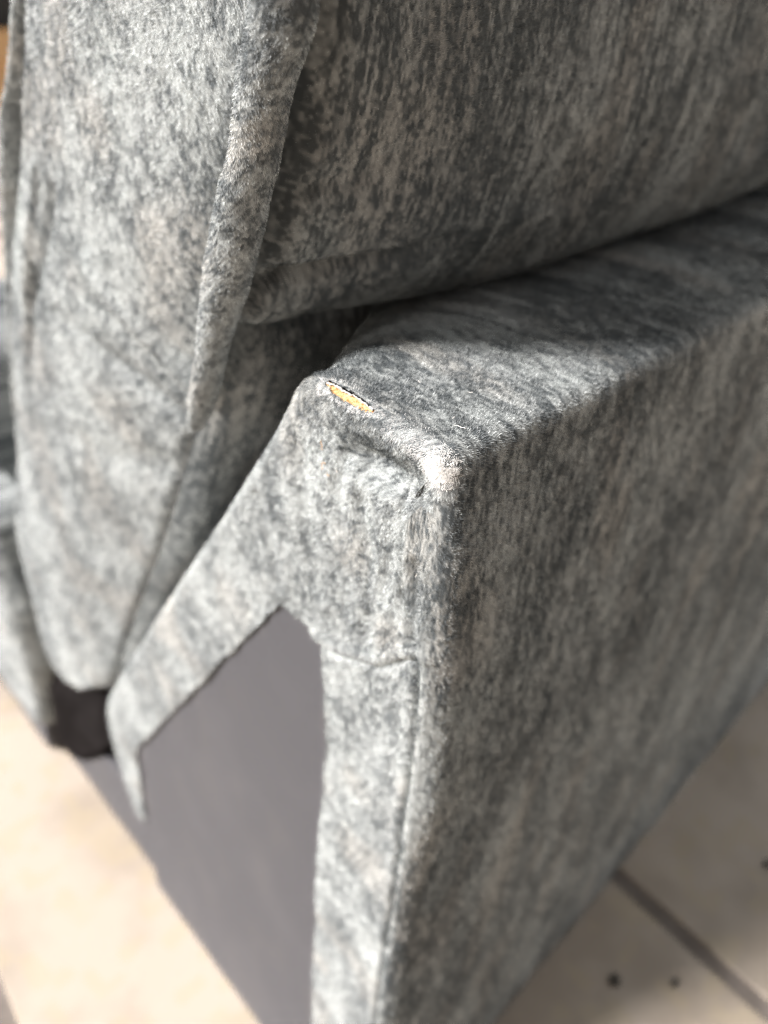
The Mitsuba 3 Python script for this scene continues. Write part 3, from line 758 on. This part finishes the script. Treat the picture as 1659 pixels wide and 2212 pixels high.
def thread(p, length, r, d, nrm, bend, seed):
    g_ = np.random.default_rng(seed)
    d = np.asarray(d, float) / np.linalg.norm(d); nrm = np.asarray(nrm, float) / np.linalg.norm(nrm)
    d = d - nrm * (d @ nrm); d /= np.linalg.norm(d)
    sd = np.cross(nrm, d)
    t = np.linspace(-1, 1, 12)
    c = np.asarray(p) + d * (t * length / 2)[:, None] + sd * (bend * length * (1 - t ** 2) + 0.05 * length * np.sin(4 * t + g_.random() * 6))[:, None] + nrm * (0.0004 + 0.10 * length * g_.random() * t ** 2)[:, None]
    tg = np.gradient(c, axis=0); tg /= np.linalg.norm(tg, axis=1, keepdims=True)
    s1 = np.cross(tg, nrm); s1 /= np.linalg.norm(s1, axis=1, keepdims=True); s2 = np.cross(s1, tg)
    a = np.linspace(0, 2 * np.pi, 7)
    P = c[:, None] + r * np.cos(a)[None, :, None] * s1[:, None] + r * np.sin(a)[None, :, None] * s2[:, None]
    return P.reshape(-1, 3), grid_faces(12, 7)


LINT = ('longest white lint fibre, curved, on the ledge right of the worn corner', 'short white lint speck just above the long fibre on the ledge', 'bright white lint fibre on the arm end below the dark hollow under the lip',
        'white lint fibre near the seam at mid height of the arm end', 'white lint fibre beside the seam below the worn corner', 'white lint fibre on the arm end beside the tan threads',
        'white lint fibre in the seam where the crease meets it', 'white lint fibre on the ledge farthest right', 'white lint fibre on the ledge above the edge toward the pad', 'white lint fibre low on the arm end above the crease',
        'straight tan thread hanging below the tear', 'curled tan thread below the straight one', 'short tan thread lying beside the curled one', 'tan crumb of thread on the arm end by the seam crease')
k = 0
for p, ln, d, nrm, bend, mat in (
        ((0.012, 0.0085, 0.6215), 0.0034, (0.3, -1, 0.0), (0, 0, 1), 0.10, 0), ((0.0145, 0.013, 0.6218), 0.0012, (1, 0.3, 0), (0, 0, 1), 0.2, 0),
        ((-0.0006, 0.023, 0.586), 0.0018, (0, 0.3, 1), (-1, 0, 0), 0.1, 0), ((-0.0006, 0.014, 0.566), 0.0014, (0, -0.6, 1), (-1, 0, 0), 0.12, 0),
        ((-0.0006, 0.0085, 0.574), 0.0016, (0, -0.3, 1), (-1, 0, 0), 0.1, 0), ((-0.0008, 0.046, 0.595), 0.0017, (0, 0.5, 1), (-1, 0, 0), 0.2, 0),
        ((-0.0004, 0.0025, 0.541), 0.0016, (0, 0.9, 0.4), (-1, 0, 0), 0.2, 0), ((0.030, 0.020, 0.6225), 0.0016, (1, -0.8, 0), (0, 0, 1), 0.2, 0),
        ((0.022, 0.034, 0.6235), 0.0013, (0.4, 1, 0), (0, 0, 1), 0.15, 0), ((-0.0006, 0.033, 0.556), 0.0012, (0, 1, 1), (-1, 0, 0), 0.2, 0),
        ((-0.0007, 0.0535, 0.601), 0.0036, (0, 0.12, 1), (-1, 0, 0), 0.10, 1), ((-0.0007, 0.0525, 0.5935), 0.0034, (0, -0.5, 1), (-1, 0, 0), 0.30, 1),
        ((-0.0007, 0.0505, 0.5915), 0.0022, (0, 1, 0.4), (-1, 0, 0), 0.25, 1), ((-0.0006, 0.013, 0.5345), 0.0012, (0, 1, 0.1), (-1, 0, 0), 0.0, 1)):
    nm = 'tan_thread' if mat else 'lint_fibre'
    key = nm; c = 0
    while key in scene:
        c += 1; key = f'{nm}_{c:03d}'
    Vt, Ft = thread(p, ln, 0.00011 if not mat else 0.00014, d, nrm, bend, k)
    solid(key, (Vt, Ft), 'mat_tan_thread' if mat else 'mat_lint', True,
          LINT[k],
          category='thread' if mat else 'lint', group='tan threads on the arm end' if mat else 'lint fibres near the arm corner')
    k += 1
Vt, Ft = thread((0.008, 0.078, 0.7045), 0.016, 0.00007, (0.85, -0.35, -0.42), (-0.5, -0.8, 0.1), 0.10, 99)
solid('loose_hair', (Vt, Ft), 'mat_lint', True, 'fine white hair spanning the gap beside the near welt', category='hair')

# dark crumbs on the shaded tiles
bsdf('mat_crumb', {'type': 'principled', 'base_color': {'type': 'rgb', 'value': (0.07, 0.065, 0.055)}, 'roughness': 0.8})
for i, (x, y, r, lab) in enumerate(((0.254, -0.054, 0.0062, 'dark crumb on the shaded tile, the larger one nearest the sofa'), (0.292, -0.093, 0.0045, 'small dark crumb on the shaded tile, farther from the sofa'),
                                    (0.47, -0.105, 0.0050, 'small dark crumb on the tile beyond the grout line'))):
    m = trimesh.creation.icosphere(3, r)
    m.vertices[:] *= (1 + 0.5 * (meshkit.fbm(m.vertices * 160 + i * 9, 3, i) - 0.5))[:, None] * np.array([1.0, 0.75, 0.4])
    m.apply_translation((x, y, 0.0028))
    solid('crumb' + (f'_{i:03d}' if i else ''), m, 'mat_crumb', 40, lab, category='crumb', group='dark crumbs on the tiles')
